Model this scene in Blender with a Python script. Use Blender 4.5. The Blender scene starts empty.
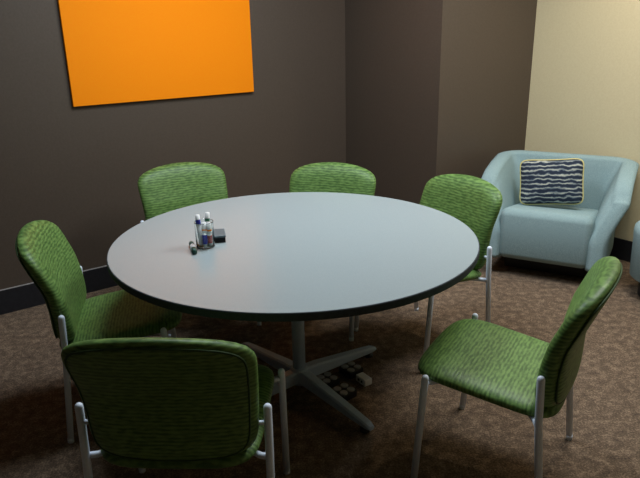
import bpy, bmesh, math, random
from mathutils import Vector, Matrix, noise
S = bpy.context.scene
C = S.collection
random.seed(7)
PI = math.pi

# ------------------------------------------------------------------ camera
F_PX, PITCH, ROLL, CAM_H = 622.6, 0.3225, -0.0208, 1.5708
cp, sp, cr, sr = math.cos(PITCH), math.sin(PITCH), math.cos(ROLL), math.sin(ROLL)
fw = Vector((0, cp, -sp)); up = Vector((0, sp, cp)); rt = Vector((1, 0, 0))
r2 = cr*rt + sr*up; u2 = -sr*rt + cr*up
cd = bpy.data.cameras.new('camera'); cam = bpy.data.objects.new('camera', cd); C.objects.link(cam)
m = Matrix((r2, u2, -fw)).transposed().to_4x4(); m.translation = Vector((0, 0, CAM_H))
cam.matrix_world = m
cd.sensor_fit = 'HORIZONTAL'; cd.sensor_width = 36.0; cd.lens = F_PX/640*36.0; cd.clip_start = 0.02
S.camera = cam

# ------------------------------------------------------------------ room frame (s along the back wall, n into it)
YAW = 0.6391
DD = Vector((math.cos(YAW), math.sin(YAW), 0)); NN = Vector((-math.sin(YAW), math.cos(YAW), 0))
def W(s, n, z=0.0):
    return DD*s + NN*n + Vector((0, 0, z))
N_BACK, N_BUMP, S_COR, S_BEIGE = 3.879, 2.898, 3.1625, 4.155
S_LEFT, N_NEAR, CEIL = -1.9, -2.2, 2.7

# ------------------------------------------------------------------ world, exposure
w = bpy.data.worlds.new('world'); S.world = w; w.use_nodes = True
w.node_tree.nodes['Background'].inputs[0].default_value = (0.5, 0.55, 0.6, 1)
w.node_tree.nodes['Background'].inputs[1].default_value = 0.06
S.view_settings.view_transform = 'Standard'; S.view_settings.look = 'None'
S.view_settings.exposure = 0.0; S.view_settings.gamma = 1.0; S.view_settings.use_curve_mapping = False

# ------------------------------------------------------------------ lights (the ceiling lamps' own light)
def area(name, loc, sx, sy, power, col, rz=YAW, spread=180, direction=None):
    d = bpy.data.lights.new(name, 'AREA'); d.shape = 'RECTANGLE'; d.size = sx; d.size_y = sy
    d.energy = power; d.color = col; d.spread = math.radians(spread)
    o = bpy.data.objects.new(name, d); C.objects.link(o); o.location = loc; o.rotation_euler = (0, 0, rz)
    return o
PANEL_S, PANEL_N = 1.75, 2.35
LIGHTS = [  # s, n, size s, size n, watts, colour
    (1.60, 2.55, 1.15, 0.55, 42, (0.84, 0.94, 1.0)),
    (2.90, 1.40, 0.55, 1.15, 44, (0.93, 0.96, 0.95)),
]
for i, (s, n, a, b, pw, col) in enumerate(LIGHTS):
    area('ceiling_lamp_light', W(s, n, CEIL-0.035), a, b, pw, col)
def spot(name, loc, target, power, col, deg, blend=0.6, size=0.04):
    d = bpy.data.lights.new(name, 'SPOT'); d.energy = power; d.color = col
    d.spot_size = math.radians(deg); d.spot_blend = blend; d.shadow_soft_size = size
    o = bpy.data.objects.new(name, d); C.objects.link(o); o.location = loc
    o.rotation_euler = (Vector(target)-Vector(loc)).to_track_quat('-Z', 'Y').to_euler()
    return o
DOWN = [  # s, n, watts, colour
    (3.72, 1.75, 36, (1.0, 0.82, 0.54)),
    (2.97, 2.99, 4.0, (1.0, 0.42, 0.18)),
]
for s, n, pw, col in DOWN:
    spot('downlight_light', W(s, n, CEIL-0.03), W(s, n, 0), pw, col, 130)

# ------------------------------------------------------------------ materials
def mat(name, rough=0.6, spec=0.5, metal=0.0):
    m = bpy.data.materials.new(name); m.use_nodes = True
    nt = m.node_tree; b = nt.nodes['Principled BSDF']
    b.inputs['Roughness'].default_value = rough; b.inputs['Metallic'].default_value = metal
    b.inputs['Specular IOR Level'].default_value = spec
    return m, nt, b
def lin(c):
    return tuple(((v/255)/12.92 if v/255 <= 0.04045 else ((v/255+0.055)/1.055)**2.4) for v in c)+(1,)
def noisy(name, c1, c2, scale=60, rough=0.6, spec=0.5, metal=0.0, bump=0.0, stretch=(1, 1, 1), detail=3, coord='Object', dist=0.002, lo=0.35, hi=0.65):
    m, nt, b = mat(name, rough, spec, metal)
    N = nt.nodes; L = nt.links
    tc = N.new('ShaderNodeTexCoord'); mp = N.new('ShaderNodeMapping'); mp.inputs['Scale'].default_value = stretch
    nz = N.new('ShaderNodeTexNoise'); nz.inputs['Scale'].default_value = scale; nz.inputs['Detail'].default_value = detail
    rp = N.new('ShaderNodeValToRGB')
    rp.color_ramp.elements[0].position = lo; rp.color_ramp.elements[1].position = hi
    rp.color_ramp.elements[0].color = lin(c1); rp.color_ramp.elements[1].color = lin(c2)
    L.new(tc.outputs[coord], mp.inputs[0]); L.new(mp.outputs[0], nz.inputs['Vector'])
    L.new(nz.outputs['Fac'], rp.inputs[0]); L.new(rp.outputs[0], b.inputs['Base Color'])
    if bump:
        bp = N.new('ShaderNodeBump'); bp.inputs['Strength'].default_value = bump; bp.inputs['Distance'].default_value = dist
        L.new(nz.outputs['Fac'], bp.inputs['Height']); L.new(bp.outputs[0], b.inputs['Normal'])
    return m
M = {}
M['wall'] = noisy('brown_paint', (80, 69, 60), (84, 73, 64), 90, 0.5, 0.35, bump=0.12)
M['beige'] = noisy('beige_paint', (205, 191, 156), (210, 197, 163), 90, 0.7, 0.3, bump=0.12)
M['ceiling'] = noisy('ceiling_tile', (200, 200, 196), (212, 212, 208), 120, 0.9, 0.2, bump=0.2)
M['base'] = noisy('black_rubber', (26, 26, 31), (32, 32, 37), 40, 0.6, 0.4)
M['bead'] = noisy('pale_bead', (150, 146, 146), (175, 170, 168), 60, 0.5)
M['orange'] = noisy('orange_canvas', (255, 138, 0), (255, 146, 1), 250, 0.75, 0.2, bump=0.15)
M['laminate'] = noisy('grey_laminate', (146, 157, 161), (156, 167, 171), 420, 0.27, 0.5)
M['edge'] = noisy('dark_edge_band', (50, 56, 63), (57, 63, 70), 80, 0.7, 0.25)
M['metal'] = noisy('silver_paint', (216, 227, 244), (222, 233, 250), 150, 0.35, 0.5, 0.0)
M['basemetal'] = noisy('grey_base_paint', (166, 184, 206), (176, 194, 216), 150, 0.25, 0.5, 0.0)
M['black'] = noisy('black_plastic', (18, 19, 22), (25, 26, 30), 80, 0.5)
M['sofa'] = noisy('blue_grey_wool', (122, 146, 152), (154, 177, 181), 330, 0.95, 0.15, bump=0.5, detail=4)
M['white'] = noisy('white_plastic', (225, 226, 228), (233, 234, 236), 60, 0.4)
M['disc'] = noisy('pale_grey_plastic', (150, 150, 150), (160, 160, 160), 60, 0.5)
M['blue'] = noisy('blue_plastic', (30, 40, 165), (36, 48, 175), 60, 0.4)
M['green'] = noisy('green_plastic', (10, 95, 62), (14, 103, 68), 60, 0.4)
M['red'] = noisy('red_plastic', (170, 28, 30), (180, 34, 34), 60, 0.4)
M['darkgreen'] = noisy('dark_green_plastic', (8, 62, 54), (12, 70, 60), 60, 0.4)
M['felt'] = noisy('grey_felt', (20, 22, 25), (30, 32, 36), 300, 0.95, bump=0.4)
M['slate'] = noisy('slate_plastic', (78, 96, 104), (86, 104, 112), 90, 0.45)
M['piping'] = noisy('straw_piping', (196, 184, 118), (208, 196, 132), 200, 0.8)
M['seam'] = noisy('dark_green_welt', (38, 66, 26), (46, 76, 32), 200, 0.7)

def carpet():
    m, nt, b = mat('brown_carpet', 0.97, 0.1)
    N = nt.nodes; L = nt.links
    tc = N.new('ShaderNodeTexCoord')
    nz = N.new('ShaderNodeTexNoise'); nz.inputs['Scale'].default_value = 125; nz.inputs['Detail'].default_value = 6; nz.inputs['Roughness'].default_value = 0.75
    n2 = N.new('ShaderNodeTexNoise'); n2.inputs['Scale'].default_value = 26; n2.inputs['Detail'].default_value = 3
    rp = N.new('ShaderNodeValToRGB'); e = rp.color_ramp.elements
    e[0].position = 0.36; e[0].color = lin((64, 55, 50)); e[1].position = 0.66; e[1].color = lin((166, 142, 120))
    mid = e.new(0.5); mid.color = lin((104, 88, 74))
    mx = N.new('ShaderNodeMix'); mx.data_type = 'FLOAT'; mx.inputs['Factor'].default_value = 0.3
    L.new(tc.outputs['Object'], nz.inputs['Vector']); L.new(tc.outputs['Object'], n2.inputs['Vector'])
    L.new(nz.outputs['Fac'], mx.inputs[2]); L.new(n2.outputs['Fac'], mx.inputs[3])
    L.new(mx.outputs[0], rp.inputs[0]); L.new(rp.outputs[0], b.inputs['Base Color'])
    bp = N.new('ShaderNodeBump'); bp.inputs['Strength'].default_value = 0.7; bp.inputs['Distance'].default_value = 0.006
    L.new(nz.outputs['Fac'], bp.inputs['Height']); L.new(bp.outputs[0], b.inputs['Normal'])
    return m
M['carpet'] = carpet()

def green_fabric(name, stretch, axis):
    """woven green cloth with short raised dashes in rows"""
    m, nt, b = mat(name, 0.46, 0.27)
    N = nt.nodes; L = nt.links
    tc = N.new('ShaderNodeTexCoord'); mp = N.new('ShaderNodeMapping'); mp.inputs['Scale'].default_value = stretch
    nz = N.new('ShaderNodeTexNoise'); nz.inputs['Scale'].default_value = 1.0; nz.inputs['Detail'].default_value = 1.0
    wv = N.new('ShaderNodeTexWave'); wv.bands_direction = axis; wv.inputs['Scale'].default_value = 24.0
    wv.inputs['Distortion'].default_value = 2.5; wv.inputs['Detail'].default_value = 1.0; wv.inputs['Detail Scale'].default_value = 0.8
    cb = N.new('ShaderNodeMix'); cb.data_type = 'FLOAT'; cb.inputs['Factor'].default_value = 0.22
    rp = N.new('ShaderNodeValToRGB'); e = rp.color_ramp.elements
    e[0].position = 0.34; e[0].color = lin((64, 93, 46)); e[1].position = 0.66; e[1].color = lin((105, 137, 74))
    L.new(tc.outputs['Object'], mp.inputs[0]); L.new(mp.outputs[0], nz.inputs['Vector']); L.new(tc.outputs['Object'], wv.inputs['Vector'])
    L.new(nz.outputs['Fac'], cb.inputs[2]); L.new(wv.outputs['Fac'], cb.inputs[3])
    L.new(cb.outputs[0], rp.inputs[0]); L.new(rp.outputs[0], b.inputs['Base Color'])
    bp = N.new('ShaderNodeBump'); bp.inputs['Strength'].default_value = 0.35; bp.inputs['Distance'].default_value = 0.002
    L.new(cb.outputs[0], bp.inputs['Height']); L.new(bp.outputs[0], b.inputs['Normal'])
    b.inputs['Sheen Weight'].default_value = 0.15; b.inputs['Sheen Roughness'].default_value = 0.4
    b.inputs['Sheen Tint'].default_value = lin((170, 215, 120))
    return m
M['fab_back'] = green_fabric('green_cloth_back', (38, 38, 120), 'Z')
M['fab_seat'] = green_fabric('green_cloth_seat', (38, 100, 38), 'Y')

def pillow_fabric():
    m, nt, b = mat('striped_pillow_cloth', 0.9, 0.2)
    N = nt.nodes; L = nt.links
    tc = N.new('ShaderNodeTexCoord')
    mp = N.new('ShaderNodeMapping'); mp.inputs['Scale'].default_value = (9, 1, 55)
    nz = N.new('ShaderNodeTexNoise'); nz.inputs['Scale'].default_value = 1.0; nz.inputs['Detail'].default_value = 3
    wv = N.new('ShaderNodeTexWave'); wv.bands_direction = 'Z'; wv.inputs['Scale'].default_value = 10.5
    wv.inputs['Distortion'].default_value = 5.0; wv.inputs['Detail'].default_value = 3; wv.inputs['Detail Scale'].default_value = 1.6
    mx = N.new('ShaderNodeMath'); mx.operation = 'MULTIPLY_ADD'; mx.inputs[1].default_value = 0.55
    rp = N.new('ShaderNodeValToRGB'); e = rp.color_ramp.elements
    e[0].position = 0.50; e[0].color = lin((38, 46, 62)); e[1].position = 0.98; e[1].color = lin((205, 205, 190))
    mid = e.new(0.72); mid.color = lin((88, 100, 112))
    L.new(tc.outputs['Object'], mp.inputs[0]); L.new(mp.outputs[0], nz.inputs['Vector']); L.new(tc.outputs['Object'], wv.inputs['Vector'])
    L.new(wv.outputs['Fac'], mx.inputs[0])
    sc = N.new('ShaderNodeMath'); sc.operation = 'MULTIPLY'; sc.inputs[1].default_value = 0.6
    L.new(nz.outputs['Fac'], sc.inputs[0]); L.new(sc.outputs[0], mx.inputs[2])
    L.new(mx.outputs[0], rp.inputs[0]); L.new(rp.outputs[0], b.inputs['Base Color'])
    return m
M['pillow'] = pillow_fabric()
g, nt, b = mat('clear_glass', 0.03, 0.5)
b.inputs['Transmission Weight'].default_value = 1.0; b.inputs['IOR'].default_value = 1.3
b.inputs['Base Color'].default_value = (0.93, 0.97, 0.96, 1)
M['glass'] = g
def glow(name, col, st):
    m = bpy.data.materials.new(name); m.use_nodes = True; b = m.node_tree.nodes['Principled BSDF']
    b.inputs['Base Color'].default_value = (0.9, 0.9, 0.9, 1)
    b.inputs['Emission Color'].default_value = col+(1,); b.inputs['Emission Strength'].default_value = st
    return m
M['glow'] = glow('lamp_diffuser_cool', (0.9, 0.96, 1.0), 2.0)
M['glow_warm'] = glow('lamp_diffuser_warm', (1.0, 0.8, 0.55), 3.0)

# ------------------------------------------------------------------ mesh helpers
def obj(name, bm, material, parent=None, smooth=False, loc=None, rot=None):
    bmesh.ops.recalc_face_normals(bm, faces=bm.faces)
    me = bpy.data.meshes.new(name); bm.to_mesh(me); bm.free()
    me.materials.append(M[material] if isinstance(material, str) else material)
    if smooth:
        for p in me.polygons: p.use_smooth = True
    o = bpy.data.objects.new(name, me); C.objects.link(o)
    if parent: o.parent = parent
    if loc is not None: o.location = loc
    if rot is not None: o.rotation_euler = rot
    return o
def tag(o, label, cat, group=None):
    o['label'] = label; o['category'] = cat
    if group: o['group'] = group
    return o
def thing(name, label, cat, loc=(0, 0, 0), rz=0.0, group=None):
    o = bpy.data.objects.new(name, None); C.objects.link(o); o.empty_display_size = 0.1
    o.location = loc; o.rotation_euler = (0, 0, rz)
    return tag(o, label, cat, group)
def struct(o):
    o['kind'] = 'structure'; return o
def add_box(bm, lo, hi, bev=0.0, seg=2, mtx=None):
    r = bmesh.ops.create_cube(bm, size=1.0); vs = r['verts']
    lo = Vector(lo); hi = Vector(hi)
    for v in vs:
        v.co = Vector((lo[i] + (v.co[i]+0.5)*(hi[i]-lo[i]) for i in range(3)))
    if bev:
        es = list({e for v in vs for e in v.link_edges})
        q = bmesh.ops.bevel(bm, geom=es, offset=bev, segments=seg, affect='EDGES', profile=0.5)
        vs = list({v for f in q['faces'] for v in f.verts} | {v for v in vs if v.is_valid})
    if mtx is not None:
        for v in vs: v.co = mtx @ v.co
    return vs
def add_tube(bm, pts, r, n=16, dome0=False, dome1=False):
    """round tube through pts; r a number or a list; domed or flat ends"""
    pts = [Vector(p) for p in pts]; rs = list(r) if isinstance(r, (list, tuple)) else [r]*len(pts)
    d0 = (pts[1]-pts[0]).normalized(); d1 = (pts[-1]-pts[-2]).normalized()
    P, R = [], []
    if dome0:
        for k in (80, 55, 30): 
            a = math.radians(k); P.append(pts[0]-d0*rs[0]*math.sin(a)); R.append(rs[0]*math.cos(a))
    P += pts; R += rs
    if dome1:
        for k in (30, 55, 80):
            a = math.radians(k); P.append(pts[-1]+d1*rs[-1]*math.sin(a)); R.append(rs[-1]*math.cos(a))
    ref = Vector((0, 0, 1)) if abs(d0.z) < 0.9 else Vector((1, 0, 0))
    x = d0.cross(ref).normalized()
    rings = []
    for i, p in enumerate(P):
        a = P[max(i-1, 0)]; c = P[min(i+1, len(P)-1)]; d = (c-a).normalized()
        x = (x - d*x.dot(d)).normalized(); y = d.cross(x)
        rings.append([bm.verts.new(p+(x*math.cos(2*PI*k/n)+y*math.sin(2*PI*k/n))*R[i]) for k in range(n)])
    for i in range(len(rings)-1):
        for k in range(n):
            bm.faces.new((rings[i][k], rings[i][(k+1) % n], rings[i+1][(k+1) % n], rings[i+1][k]))
    bm.faces.new(rings[0]); bm.faces.new(rings[-1])
def add_loop_tube(bm, pts, r, n=8):
    k = len(pts); pts = [Vector(p) for p in pts]; rings = []
    for i in range(k):
        d = (pts[(i+1) % k]-pts[i-1]).normalized()
        ref = Vector((0, 1, 0)) if abs(d.y) < 0.9 else Vector((1, 0, 0))
        x = d.cross(ref).normalized(); y = d.cross(x)
        rings.append([bm.verts.new(pts[i]+(x*math.cos(2*PI*j/n)+y*math.sin(2*PI*j/n))*r) for j in range(n)])
    for i in range(k):
        A, B = rings[i], rings[(i+1) % k]
        for j in range(n): bm.faces.new((A[j], A[(j+1) % n], B[(j+1) % n], B[j]))
def add_lathe(bm, prof, n=48, c=(0, 0, 0)):
    """prof: list of (r, z); r = 0 closes"""
    rings = []
    for r, z in prof:
        if r <= 1e-6: rings.append([bm.verts.new((c[0], c[1], c[2]+z))])
        else: rings.append([bm.verts.new((c[0]+r*math.cos(2*PI*k/n), c[1]+r*math.sin(2*PI*k/n), c[2]+z)) for k in range(n)])
    for i in range(len(rings)-1):
        A, B = rings[i], rings[i+1]
        for k in range(n):
            q = [A[k % len(A)], A[(k+1) % n % len(A)], B[(k+1) % n % len(B)], B[k % len(B)]]
            u = []
            for v in q:
                if v not in u: u.append(v)
            if len(u) > 2: bm.faces.new(u)
def add_cushion(bm, fn, tf, tb, ex=4.5, na=72, nr=14, p=5.0, rmax=1.0):
    """closed pad: fn(u, v, t) places a point; u, v in a superellipse of -1..1, t the thickness"""
    def uv(a, r):
        c, s = math.cos(a), math.sin(a); k = (abs(c)**ex+abs(s)**ex)**(-1/ex)
        return c*k*r, s*k*r
    rad = [math.sin(PI/2*i/nr)*rmax for i in range(nr+1)]
    top, bot = [], []
    for i, r in enumerate(rad):
        t = (1-(r/rmax)**p)**0.5 if r < rmax else 0.0
        if i == 0:
            top.append([bm.verts.new(fn(0, 0, tf))]); bot.append([bm.verts.new(fn(0, 0, -tb))]); continue
        if i == nr:
            ring = [bm.verts.new(fn(*uv(2*PI*k/na, r), 0)) for k in range(na)]; top.append(ring); bot.append(ring); continue
        top.append([bm.verts.new(fn(*uv(2*PI*k/na, r), tf*t)) for k in range(na)])
        bot.append([bm.verts.new(fn(*uv(2*PI*k/na, r), -tb*t)) for k in range(na)])
    for L_ in (top, bot):
        for i in range(nr):
            A, B = L_[i], L_[i+1]
            for k in range(na):
                if len(A) == 1: bm.faces.new((A[0], B[k], B[(k+1) % na]))
                else: bm.faces.new((A[k], A[(k+1) % na], B[(k+1) % na], B[k]))
def children(o): return [c for c in C.objects if c.parent == o]
def copy_tree(o, parent=None):
    c = o.copy(); C.objects.link(c)
    if parent is not None: c.parent = parent
    for ch in children(o): copy_tree(ch, c)
    return c

# ------------------------------------------------------------------ the room
def slab(name, a, b_, z0, z1, thick, material, side):
    """wall slab from W(*a) to W(*b_); thickness pushed to side (s, n)"""
    bm = bmesh.new()
    P = [W(*a), W(*b_), W(b_[0]+side[0]*thick, b_[1]+side[1]*thick), W(a[0]+side[0]*thick, a[1]+side[1]*thick)]
    lo = [bm.verts.new(q+Vector((0, 0, z0))) for q in P]; hi = [bm.verts.new(q+Vector((0, 0, z1))) for q in P]
    bm.faces.new(lo); bm.faces.new(hi)
    for k in range(4): bm.faces.new((lo[k], lo[(k+1) % 4], hi[(k+1) % 4], hi[k]))
    return struct(obj(name, bm, material))
T = 0.12
def floor_like(name, z0, z1, material):
    bm = bmesh.new(); P = [W(S_LEFT-T, N_NEAR-T), W(S_BEIGE+T, N_NEAR-T), W(S_BEIGE+T, N_BACK+T), W(S_LEFT-T, N_BACK+T)]
    lo = [bm.verts.new(q+Vector((0, 0, z0))) for q in P]; hi = [bm.verts.new(q+Vector((0, 0, z1))) for q in P]
    bm.faces.new(lo); bm.faces.new(hi)
    for k in range(4): bm.faces.new((lo[k], lo[(k+1) % 4], hi[(k+1) % 4], hi[k]))
    return struct(obj(name, bm, material))
floor_like('floor', -0.1, 0.0, 'carpet')
floor_like('ceiling', CEIL, CEIL+0.1, 'ceiling')
slab('wall_back', (S_LEFT, N_BACK), (S_COR, N_BACK), 0, CEIL, T, 'wall', (0, 1))
# the boxed-out corner is one solid return: its left face and its front face
slab('wall_alcove', (S_COR, N_BUMP), (S_COR, N_BACK+T), 0, CEIL, 0.5, 'wall', (1, 0))
slab('wall_back_right', (S_COR+0.5, N_BUMP), (S_BEIGE+T, N_BUMP), 0, CEIL, T, 'wall', (0, 1))
slab('wall_right', (S_BEIGE, N_NEAR), (S_BEIGE, N_BUMP), 0, CEIL, T, 'beige', (1, 0))
slab('wall_left', (S_LEFT, N_NEAR), (S_LEFT, N_BACK), 0, CEIL, T, 'wall', (-1, 0))
slab('wall_front', (S_LEFT-T, N_NEAR), (S_BEIGE+T, N_NEAR), 0, CEIL, T, 'beige', (0, -1))
BH = 0.148
def baseboard(name, a, b_, side):
    bb = slab(name, a, b_, 0.0, BH, 0.012, 'base', side)
    e = slab('trim_1', a, b_, BH, BH+0.004, 0.009, 'bead', side); return bb
baseboard('baseboard_back', (S_LEFT, N_BACK), (S_COR, N_BACK), (0, -1))
baseboard('baseboard_alcove', (S_COR, N_BUMP-0.012), (S_COR, N_BACK-0.012), (-1, 0))
baseboard('baseboard_back_right', (S_COR, N_BUMP), (S_BEIGE, N_BUMP), (0, -1))
slab('baseboard_right', (S_BEIGE, N_NEAR), (S_BEIGE, N_BUMP-0.012), 0, BH, 0.012, 'base', (-1, 0))
slab('baseboard_left', (S_LEFT, N_NEAR), (S_LEFT, N_BACK-0.012), 0, BH, 0.012, 'base', (1, 0))

# orange panel on the back wall
bm = bmesh.new()
add_box(bm, (1.077, -0.022, 1.175), (2.316, 0.0, 2.30), 0.0015, 1)
o = obj('wall_panel', bm, 'orange', loc=NN*(N_BACK-0.001), rot=(0, 0, YAW))
tag(o, 'large plain orange rectangular panel hung on the dark brown wall', 'wall art')

# ceiling fixtures
for s, n, a, b_, pw, col in LIGHTS:
    t = thing('ceiling_light', 'long cool white ceiling light above the round table' if n > 2 else 'long ceiling light above the space beside the armchair', 'ceiling light', W(s, n, CEIL), YAW, None)
    bm = bmesh.new()
    for (x0, x1, y0, y1) in ((-a/2-.03, a/2+.03, b_/2, b_/2+.03), (-a/2-.03, a/2+.03, -b_/2-.03, -b_/2), (-a/2-.03, -a/2, -b_/2, b_/2), (a/2, a/2+.03, -b_/2, b_/2)):
        add_box(bm, (x0, y0, -0.03), (x1, y1, 0))
    obj('frame', bm, 'white', t)
    bm = bmesh.new(); add_box(bm, (-a/2, -b_/2, -0.02), (a/2, b_/2, -0.005)); obj('diffuser', bm, 'glow', t)
for i, (s, n, pw, col) in enumerate(DOWN):
    t = thing('downlight', 'small warm ceiling downlight beside the beige wall' if i == 0 else 'small warm ceiling downlight by the alcove corner', 'ceiling light', W(s, n, CEIL), 0)
    bm = bmesh.new(); add_lathe(bm, [(0.055, 0), (0.075, 0), (0.075, -0.008), (0.055, -0.012), (0.055, 0)], 32); obj('ring', bm, 'white', t, True)
    bm = bmesh.new(); add_lathe(bm, [(0, -0.002), (0.054, -0.002), (0.054, -0.008), (0, -0.008)], 32); obj('lens', bm, 'glow_warm', t)

# ------------------------------------------------------------------ round table
TX, TY, TR, TH = -0.1075, 2.5329, 0.769, 0.74
tab = thing('round_table', 'large round meeting table with grey laminate top and dark edge', 'table', (TX, TY, 0))
bm = bmesh.new()
add_lathe(bm, [(0, TH-0.003), (TR-0.004, TH-0.003), (TR-0.004, TH), (0, TH)][::1], 160); obj('tabletop', bm, 'laminate', tab)
bm = bmesh.new()
add_lathe(bm, [(0, TH-0.0035), (TR-0.0035, TH-0.0035), (TR-0.0035, TH-0.0005), (TR-0.0015, TH-0.0008), (TR, TH-0.003), (TR, TH-0.024), (TR-0.003, TH-0.030), (TR-0.02, TH-0.034), (0, TH-0.034)], 160)
obj('edge_band', bm, 'edge', tab, False)
bm = bmesh.new(); add_lathe(bm, [(0, TH-0.05), (0.16, TH-0.05), (0.17, TH-0.045), (0.17, TH-0.035), (0, TH-0.035)], 48); obj('mounting_plate', bm, 'black', tab)
bm = bmesh.new(); add_lathe(bm, [(0, 0.05), (0.029, 0.05), (0.029, TH-0.045), (0, TH-0.045)], 40); obj('column', bm, 'basemetal', tab, True)
bm = bmesh.new(); add_lathe(bm, [(0, 0.03), (0.042, 0.03), (0.042, 0.102), (0.036, 0.108), (0, 0.108)], 40); obj('hub', bm, 'basemetal', tab, True)
for k in range(4):
    a = math.radians(39+90*k)
    bm = bmesh.new()
    L0, L1 = 0.03, 0.480
    secs = [(L0, 0.026, 0.035, 0.100), (0.10, 0.026, 0.034, 0.096), (0.40, 0.021, 0.022, 0.058), (0.455, 0.020, 0.020, 0.050), (L1, 0.015, 0.022, 0.040)]
    rings = []
    for x, hw, z0, z1 in secs:
        c = 0.007
        prof = [(-hw+c, z0), (hw-c, z0), (hw, z0+c), (hw, z1-c), (hw-c, z1), (-hw+c, z1), (-hw, z1-c), (-hw, z0+c)]
        rings.append([bm.verts.new((x, y, z)) for y, z in prof])
    for i in range(len(rings)-1):
        for j in range(8): bm.faces.new((rings[i][j], rings[i][(j+1) % 8], rings[i+1][(j+1) % 8], rings[i+1][j]))
    bm.faces.new(rings[0]); bm.faces.new(rings[-1])
    lg = obj('leg', bm, 'basemetal', tab, rot=(0, 0, a))
    bm = bmesh.new(); add_lathe(bm, [(0, 0), (0.022, 0), (0.022, 0.012), (0.010, 0.016), (0.010, 0.024), (0, 0.024)], 24, (0.44, 0, 0)); obj('glide', bm, 'black', lg, True)

# ------------------------------------------------------------------ green side chairs
SX, FY, RY = 0.275, 0.185, -0.185
BACK_PROF = [(0.38, -0.206), (0.46, -0.210), (0.56, -0.217), (0.64, -0.233), (0.70, -0.257), (0.76, -0.281), (0.81, -0.306), (0.87, -0.341)]
def back_y(z):
    for k in range(len(BACK_PROF)-1):
        (z0, y0), (z1, y1) = BACK_PROF[k], BACK_PROF[k+1]
        if z <= z1:
            t = max(0.0, (z-z0)/(z1-z0)); 
            ya = BACK_PROF[max(k-1, 0)][1]; yb = BACK_PROF[min(k+2, len(BACK_PROF)-1)][1]
            m0 = (y1-ya)/2 if k else y1-y0; m1 = (yb-y0)/2
            return (2*t**3-3*t*t+1)*y0+(t**3-2*t*t+t)*m0+(-2*t**3+3*t*t)*y1+(t**3-t*t)*m1
    return BACK_PROF[-1][1]
def back_pt(u, v, t, grow=1.0):
    zz = 0.617 + 0.225*v
    wd = 0.245 + 0.025*((v+1)/2)**1.2
    x = wd*u
    if v > 0: zz -= 0.044*u*u*v**1.5
    else: zz += 0.022*u*u*(-v)**1.5
    y = back_y(zz) + 0.022*u*u + t*(1.0+0.25*max(0, -v))
    return Vector((x, y, zz))
def seat_pt(u, v, t):
    y = 0.005 + 0.242*v + (0.018*(1-u*u) if v > 0 else 0)*max(v, 0)**2
    wd = 0.243 + 0.017*(v+1)/2
    z = 0.446 + t - 0.016*max(v, 0)**4 + 0.006*u*u - 0.031*(1-v)
    return Vector((wd*u, y, z))
def make_chair():
    t = thing('side_chair', '', 'chair')
    bm = bmesh.new(); add_cushion(bm, seat_pt, 0.031, 0.034, 5.5, p=6); obj('seat', bm, 'fab_seat', t, True)
    bm = bmesh.new(); add_box(bm, (-0.19, -0.13, 0.385), (0.19, 0.17, 0.405), 0.004); obj('seat_pan', bm, 'black', t)
    bm = bmesh.new(); add_cushion(bm, lambda u, v, s: back_pt(u, v, s), 0.034, 0.032, 7.5, p=11); br = obj('backrest', bm, 'fab_back', t, True)
    bm = bmesh.new(); add_cushion(bm, lambda u, v, s: back_pt(u, v, s-0.028), 0.004, 0.012, 7.5, p=8, rmax=0.91); obj('back_panel', bm, 'fab_back', br, True)
    pts = []
    for k in range(96):
        a = 2*PI*k/96; c, s = math.cos(a), math.sin(a); q = (abs(c)**7.5+abs(s)**7.5)**(-1/7.5)*0.915
        pts.append(back_pt(c*q, s*q, -0.0295))
    bm = bmesh.new(); add_loop_tube(bm, pts, 0.0032); obj('piping', bm, 'seam', br, True)
    for sx in (-1, 1):
        bm = bmesh.new(); add_tube(bm, [(sx*SX, FY+0.03, 0.012), (sx*SX, FY, 0.448)], 0.0125, 20, dome1=True)
        l = obj('leg', bm, 'metal', t, True)
        bm = bmesh.new(); add_tube(bm, [(sx*SX, FY+0.031, 0.0), (sx*SX, FY+0.030, 0.02)], 0.0128, 16); obj('foot_glide', bm, 'metal', l, True)
        bm = bmesh.new(); add_tube(bm, [(sx*SX, RY-0.04, 0.012), (sx*SX, RY-0.006, 0.40), (sx*SX, RY, 0.55)], 0.0125, 20, dome1=True)
        l = obj('leg', bm, 'metal', t, True)
        bm = bmesh.new(); add_tube(bm, [(sx*SX, RY-0.041, 0.0), (sx*SX, RY-0.040, 0.02)], 0.0128, 16); obj('foot_glide', bm, 'metal', l, True)
        bm = bmesh.new(); add_tube(bm, [(sx*SX, FY+0.002, 0.424), (sx*(SX-0.03), FY-0.004, 0.418), (sx*(SX-0.075), FY-0.03, 0.408), (sx*(SX-0.075), RY+0.04, 0.378), (sx*(SX-0.03), RY+0.008, 0.380), (sx*SX, RY-0.004, 0.384)], 0.010, 12); obj('side_rail', bm, 'metal', t, True)
        bm = bmesh.new(); add_tube(bm, [(sx*SX, RY-0.001, 0.500), (sx*(SX-0.05), RY-0.003, 0.500)], 0.007, 10); obj('back_bracket', bm, 'metal', t, True)
    for y in (0.13, -0.13):
        bm = bmesh.new(); add_tube(bm, [(-SX+0.075, y, 0.392+y*0.08), (SX-0.075, y, 0.392+y*0.08)], 0.009, 12); obj('cross_rail', bm, 'metal', t, True)
    return t
CH = [  # x, y, facing degrees, label
    (0.647, 1.989, 149, 'green upholstered chair nearest on the right, seat fully in view'),
    (-0.427, 1.738, 87.5, 'green chair in the foreground with its dark back to the viewer'),
    (-0.875, 2.474, 13, 'green chair at far left, turned side-on, beside the brown wall baseboard'),
    (-0.686, 3.385, -62, 'green chair behind the table at left, below the orange panel'),
    (-0.018, 3.285, -112, 'green chair behind the table in the middle, before the wall corner'),
    (0.519, 2.983, -147, 'green chair behind the right side of the table, beside the blue-grey armchair'),
]
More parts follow.
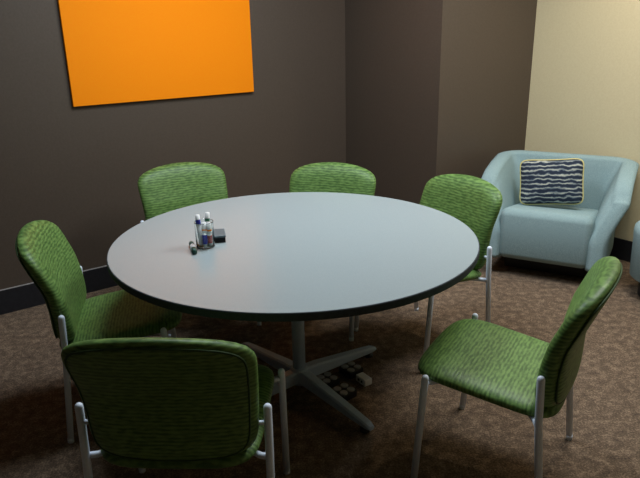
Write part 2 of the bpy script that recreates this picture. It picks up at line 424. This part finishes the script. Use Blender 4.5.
proto = make_chair()
for i, (x, y, a, lab) in enumerate(CH):
    o = proto if i == 0 else copy_tree(proto)
    o.location = (x, y, 0); o.rotation_euler = (0, 0, math.radians(a-90))
    tag(o, lab, 'chair', 'green chairs around the round table')

# ------------------------------------------------------------------ blue-grey armchair in the corner
SO = Vector((1.423, 3.752, 0)); SA = math.radians(-29.8)
arm = thing('armchair', 'wide blue-grey armchair with flared arms angled in the corner', 'armchair', SO, SA)
# local: x right, y backwards
def loft(bm, secs, close=True):
    """secs: list of closed rings of points, all the same length"""
    R_ = [[bm.verts.new(p) for p in s] for s in secs]; n = len(R_[0])
    for i in range(len(R_)-1):
        for j in range(n): bm.faces.new((R_[i][j], R_[i][(j+1) % n], R_[i+1][(j+1) % n], R_[i+1][j]))
    if close: bm.faces.new(R_[0]); bm.faces.new(R_[-1])
def lerp(a, b, t): return a+(b-a)*t
def interp(tab, x):
    for i in range(len(tab)-1):
        if x <= tab[i+1][0]:
            t = (x-tab[i][0])/(tab[i+1][0]-tab[i][0]); return lerp(tab[i][1], tab[i+1][1], max(0, t))
    return tab[-1][1]
# plan path of the shell at base level and at rim level, from left-front round the back to right-front
def shell_path(t):
    """t in 0..1; returns base point, rim point (centre of the shell's thickness), outward normal, rim height"""
    def path(hw, y0, y1, rad, t):
        # U shape: up the left side, across the back, down the right side
        segs = [y1-y0-rad, rad*PI/2, 2*(hw-rad), rad*PI/2, y1-y0-rad]; tot = sum(segs); d = t*tot
        if d <= segs[0]: return Vector((-hw, y0+d, 0)), Vector((-1, 0, 0))
        d -= segs[0]
        if d <= segs[1]:
            a = d/rad; return Vector((-hw+rad-rad*math.cos(a), y1-rad+rad*math.sin(a), 0)), Vector((-math.cos(a), math.sin(a), 0))
        d -= segs[1]
        if d <= segs[2]: return Vector((-hw+rad+d, y1, 0)), Vector((0, 1, 0))
        d -= segs[2]
        if d <= segs[3]:
            a = d/rad; return Vector((hw-rad+rad*math.sin(a), y1-rad+rad*math.cos(a), 0)), Vector((math.sin(a), math.cos(a), 0))
        d -= segs[3]
        return Vector((hw, y1-rad-d, 0)), Vector((1, 0, 0))
    b0, nb = path(0.318, 0.0, 0.60, 0.07, t)
    r0, nr = path(0.410, 0.10, 0.635, 0.09, t)
    return b0, r0, nr, nb
def rim_h(t):
    e = min(t, 1-t)
    return interp([(0, 0.560), (0.012, 0.592), (0.03, 0.625), (0.07, 0.658), (0.15, 0.69), (0.25, 0.712), (0.33, 0.722), (0.5, 0.722)], e)
bm = bmesh.new(); secs = []
NT = 72; HT = 0.056
CAP = [(0.50, 0.034), (0.75, 0.026), (0.92, 0.012)]
ts = [(0.0, f, d) for f, d in CAP]+[(i/NT, 1.0, 0.0) for i in range(NT+1)]+[(1.0, f, d) for f, d in CAP[::-1]]
for t, cf, e in ts:
    b0, r0, nr, nb = shell_path(t); h = rim_h(t)
    half = HT*cf; h = h-0.02*(1-cf)
    ring = []
    nv = 20
    for side in (1, -1):
        for k in range(nv+1):
            kk = k/nv if side == 1 else 1-k/nv
            f = max(0.0, (kk-0.42)/0.58)**1.35
            z = lerp(0.125, h-0.02, kk)
            c = b0.lerp(r0, f); nn = nb.lerp(nr, f).normalized()
            th = half*(1.0 if kk < 0.999 else 0.92)
            ring.append(c+nn*th*side+Vector((0, -e, z)))
        if side == 1:
            for a in (30, 60, 90, 120, 150):
                ca, sa = math.cos(math.radians(a)), math.sin(math.radians(a))
                ring.append(r0+nr*half*ca+Vector((0, -e, h-0.02+0.022*sa)))
    secs.append(ring)
loft(bm, secs)
obj('shell', bm, 'sofa', arm, True)
# seat block
def seat_block(u, v, t):
    return Vector((u, v, t))
bm = bmesh.new()
add_box(bm, (-0.280, -0.02, 0.120), (0.280, 0.565, 0.458), 0.045, 6)
for v in bm.verts:
    if v.co.y < 0.1:
        v.co.y -= 0.025*math.sin(PI*min(1, max(0, (v.co.z-0.125)/0.34)))**1.0 * (1 if v.co.z > 0.3 else 0.9)
    if v.co.z > 0.38: v.co.z += 0.012*math.cos(v.co.x/0.3*PI/2) - 0.17*max(0.0, v.co.y-0.02)
obj('seat', bm, 'sofa', arm, True)
bm = bmesh.new(); add_box(bm, (-0.27, 0.17, 0.0), (0.27, 0.52, 0.13), 0.004); obj('plinth', bm, 'black', arm)

# striped pillow resting on the armchair seat against the back
bm = bmesh.new(); PW, PH = 0.203, 0.153
def pil(u, v, t):
    cx = 1-0.06*(1-abs(v)**2)*abs(u); return Vector((PW*u*(1-0.05*(1-v*v)*abs(u)**3), -t, PH*v*(1-0.06*(1-u*u)*abs(v)**3)))
add_cushion(bm, pil, 0.06, 0.05, 7, p=1.8)
AR = Matrix.Rotation(SA, 4, 'Z')
pl = obj('pillow', bm, 'pillow', None, True)
pl.matrix_world = Matrix.Translation(SO) @ AR @ Matrix.Translation((-0.037, 0.318, 0.586)) @ Matrix.Rotation(math.radians(-5), 4, 'Y') @ Matrix.Rotation(math.radians(8), 4, 'Z') @ Matrix.Rotation(math.radians(-14), 4, 'X')
tag(pl, 'navy and cream striped pillow with straw-coloured edge on the blue-grey armchair', 'pillow')
pts = []
for k in range(120):
    a = 2*PI*k/120; c, s = math.cos(a), math.sin(a); q = (abs(c)**7+abs(s)**7)**(-1/7)*1.0
    pts.append(pil(c*q, s*q, 0))
bm = bmesh.new(); add_loop_tube(bm, pts, 0.006); o = obj('piping', bm, 'piping', pl, True); o['label'] = 'straw-coloured edge piping'

# round upholstered stool at the right edge
ot = thing('ottoman', 'blue-grey upholstered stool cut off by the right edge of the photo', 'ottoman', (2.102, 3.45, 0))
bm = bmesh.new(); add_lathe(bm, [(0, 0.12), (0.22, 0.12), (0.23, 0.13), (0.237, 0.36), (0.24, 0.40), (0.236, 0.43), (0.215, 0.452), (0.17, 0.46), (0, 0.463)], 64); obj('seat', bm, 'sofa', ot, True)
bm = bmesh.new(); add_lathe(bm, [(0, 0), (0.17, 0), (0.17, 0.125), (0, 0.125)], 48); obj('plinth', bm, 'black', ot)

# ------------------------------------------------------------------ things on the table
JX, JY = -0.470, 2.420
jar = thing('marker_jar', 'clear glass jar holding whiteboard markers on the round table', 'jar', (JX, JY, TH))
bm = bmesh.new(); add_lathe(bm, [(0, 0.0), (0.036, 0.0), (0.038, 0.003), (0.038, 0.104), (0.0386, 0.107), (0.0375, 0.108), (0.0368, 0.104), (0.0368, 0.005), (0.034, 0.003), (0, 0.003)], 40); obj('glass_body', bm, 'glass', jar, True)
def ring(bm, z0, z1, r=0.0096, n=16): add_lathe(bm, [(r, z0), (r+0.0005, z0+0.001), (r+0.0005, z1-0.001), (r, z1)], n)
def marker(base, top, lab, length, bands):
    base = Vector(base); top = Vector(top); d = (top-base)
    t = thing('marker_pen', lab, 'marker', base, 0, 'markers standing in the glass jar')
    t.rotation_euler = d.to_track_quat('Z', 'Y').to_euler()
    bm = bmesh.new(); add_tube(bm, [(0, 0, 0), (0, 0, length-0.042)], 0.0092, 16); obj('barrel', bm, 'white', t, True)
    bm = bmesh.new(); add_tube(bm, [(0, 0, length-0.042), (0, 0, length-0.04), (0, 0, length)], [0.0092, 0.0100, 0.0094], 16); obj('cap', bm, 'white', t, True)
    for z0, z1, c in bands:
        bm = bmesh.new(); ring(bm, z0, z1); obj('print_band', bm, c, t, True)
    return t
zb = TH+0.008
marker((JX-0.016, JY-0.010, zb), (JX-0.022, JY-0.010, zb+0.12), 'white marker with blue band near its top, left in the jar', 0.130, [(0.092, 0.112, 'blue')])
marker((JX+0.003, JY-0.022, zb), (JX+0.001, JY-0.008, zb+0.12), 'white marker with long blue lower band in the middle of the jar', 0.100, [(0.010, 0.048, 'blue'), (0.066, 0.072, 'orange')])
marker((JX+0.022, JY-0.008, zb), (JX+0.020, JY-0.012, zb+0.12), 'white marker with long red lower band at the right in the jar', 0.096, [(0.010, 0.044, 'red'), (0.062, 0.070, 'orange')])
marker((JX+0.004, JY+0.012, zb), (JX+0.014, JY+0.010, zb+0.12), 'tall white marker with green band near its top, right in the jar', 0.134, [(0.099, 0.112, 'green')])
t = thing('marker_pen', 'dark green capped marker lying on the table left of the jar', 'marker', (-0.531, 2.432, TH+0.0108), 0)
t.rotation_euler = (Vector((0.036, -0.115, 0)).to_track_quat('Z', 'Y')).to_euler()
bm = bmesh.new(); add_tube(bm, [(0, 0, 0), (0, 0, 0.034)], 0.0098, 16, dome0=True); obj('barrel', bm, 'darkgreen', t, True)
bm = bmesh.new(); add_tube(bm, [(0, 0, 0.034), (0, 0, 0.076)], 0.0100, 16); obj('print_band', bm, 'white', t, True)
bm = bmesh.new(); add_tube(bm, [(0, 0, 0.076), (0, 0, 0.116)], 0.0104, 16); obj('cap', bm, 'darkgreen', t, True)
t = thing('board_eraser', 'dark felt whiteboard eraser with slate top beside the marker jar', 'eraser', (-0.426, 2.512, TH), math.radians(12))
bm = bmesh.new(); add_box(bm, (-0.022, -0.050, 0.0), (0.022, 0.050, 0.022), 0.002); obj('felt_pad', bm, 'felt', t)
bm = bmesh.new(); add_box(bm, (-0.024, -0.052, 0.022), (0.024, 0.052, 0.031), 0.003); obj('grip', bm, 'slate', t)

# ------------------------------------------------------------------ small boxes on the carpet under the table
def floor_box(x, y, rz, lab):
    t = thing('outlet_box', lab, 'outlet box', (x, y, 0), rz, 'small four-disc boxes under the table')
    bm = bmesh.new(); add_box(bm, (-0.042, -0.042, 0.0), (0.042, 0.042, 0.034), 0.004); obj('housing', bm, 'black', t)
    for sx in (-1, 1):
        for sy in (-1, 1):
            bm = bmesh.new(); add_lathe(bm, [(0, 0.0335), (0.0175, 0.0335), (0.0175, 0.038), (0.015, 0.040), (0, 0.040)], 24, (sx*0.0212, sy*0.0212, 0)); obj('disc', bm, 'disc', t)
    return t
floor_box(0.020, 2.552, math.radians(40), 'dark box with four pale discs nearest the table column')
floor_box(0.137, 2.645, math.radians(40), 'dark box with four pale discs farthest back under the table')
floor_box(0.0945, 2.450, math.radians(40), 'dark box with four pale discs nearest the viewer under the table')
t = thing('power_adapter', 'small white box on the carpet beside the dark disc boxes', 'adapter', (0.192, 2.560, 0), math.radians(-57))
bm = bmesh.new(); add_box(bm, (-0.036, -0.022, 0.0), (0.036, 0.022, 0.034), 0.005, 3); obj('housing', bm, 'white', t)
bm = bmesh.new()
for x in (-0.012, 0.012): add_box(bm, (x-0.006, -0.0228, 0.012), (x+0.006, -0.020, 0.023))
obj('socket', bm, 'black', t)
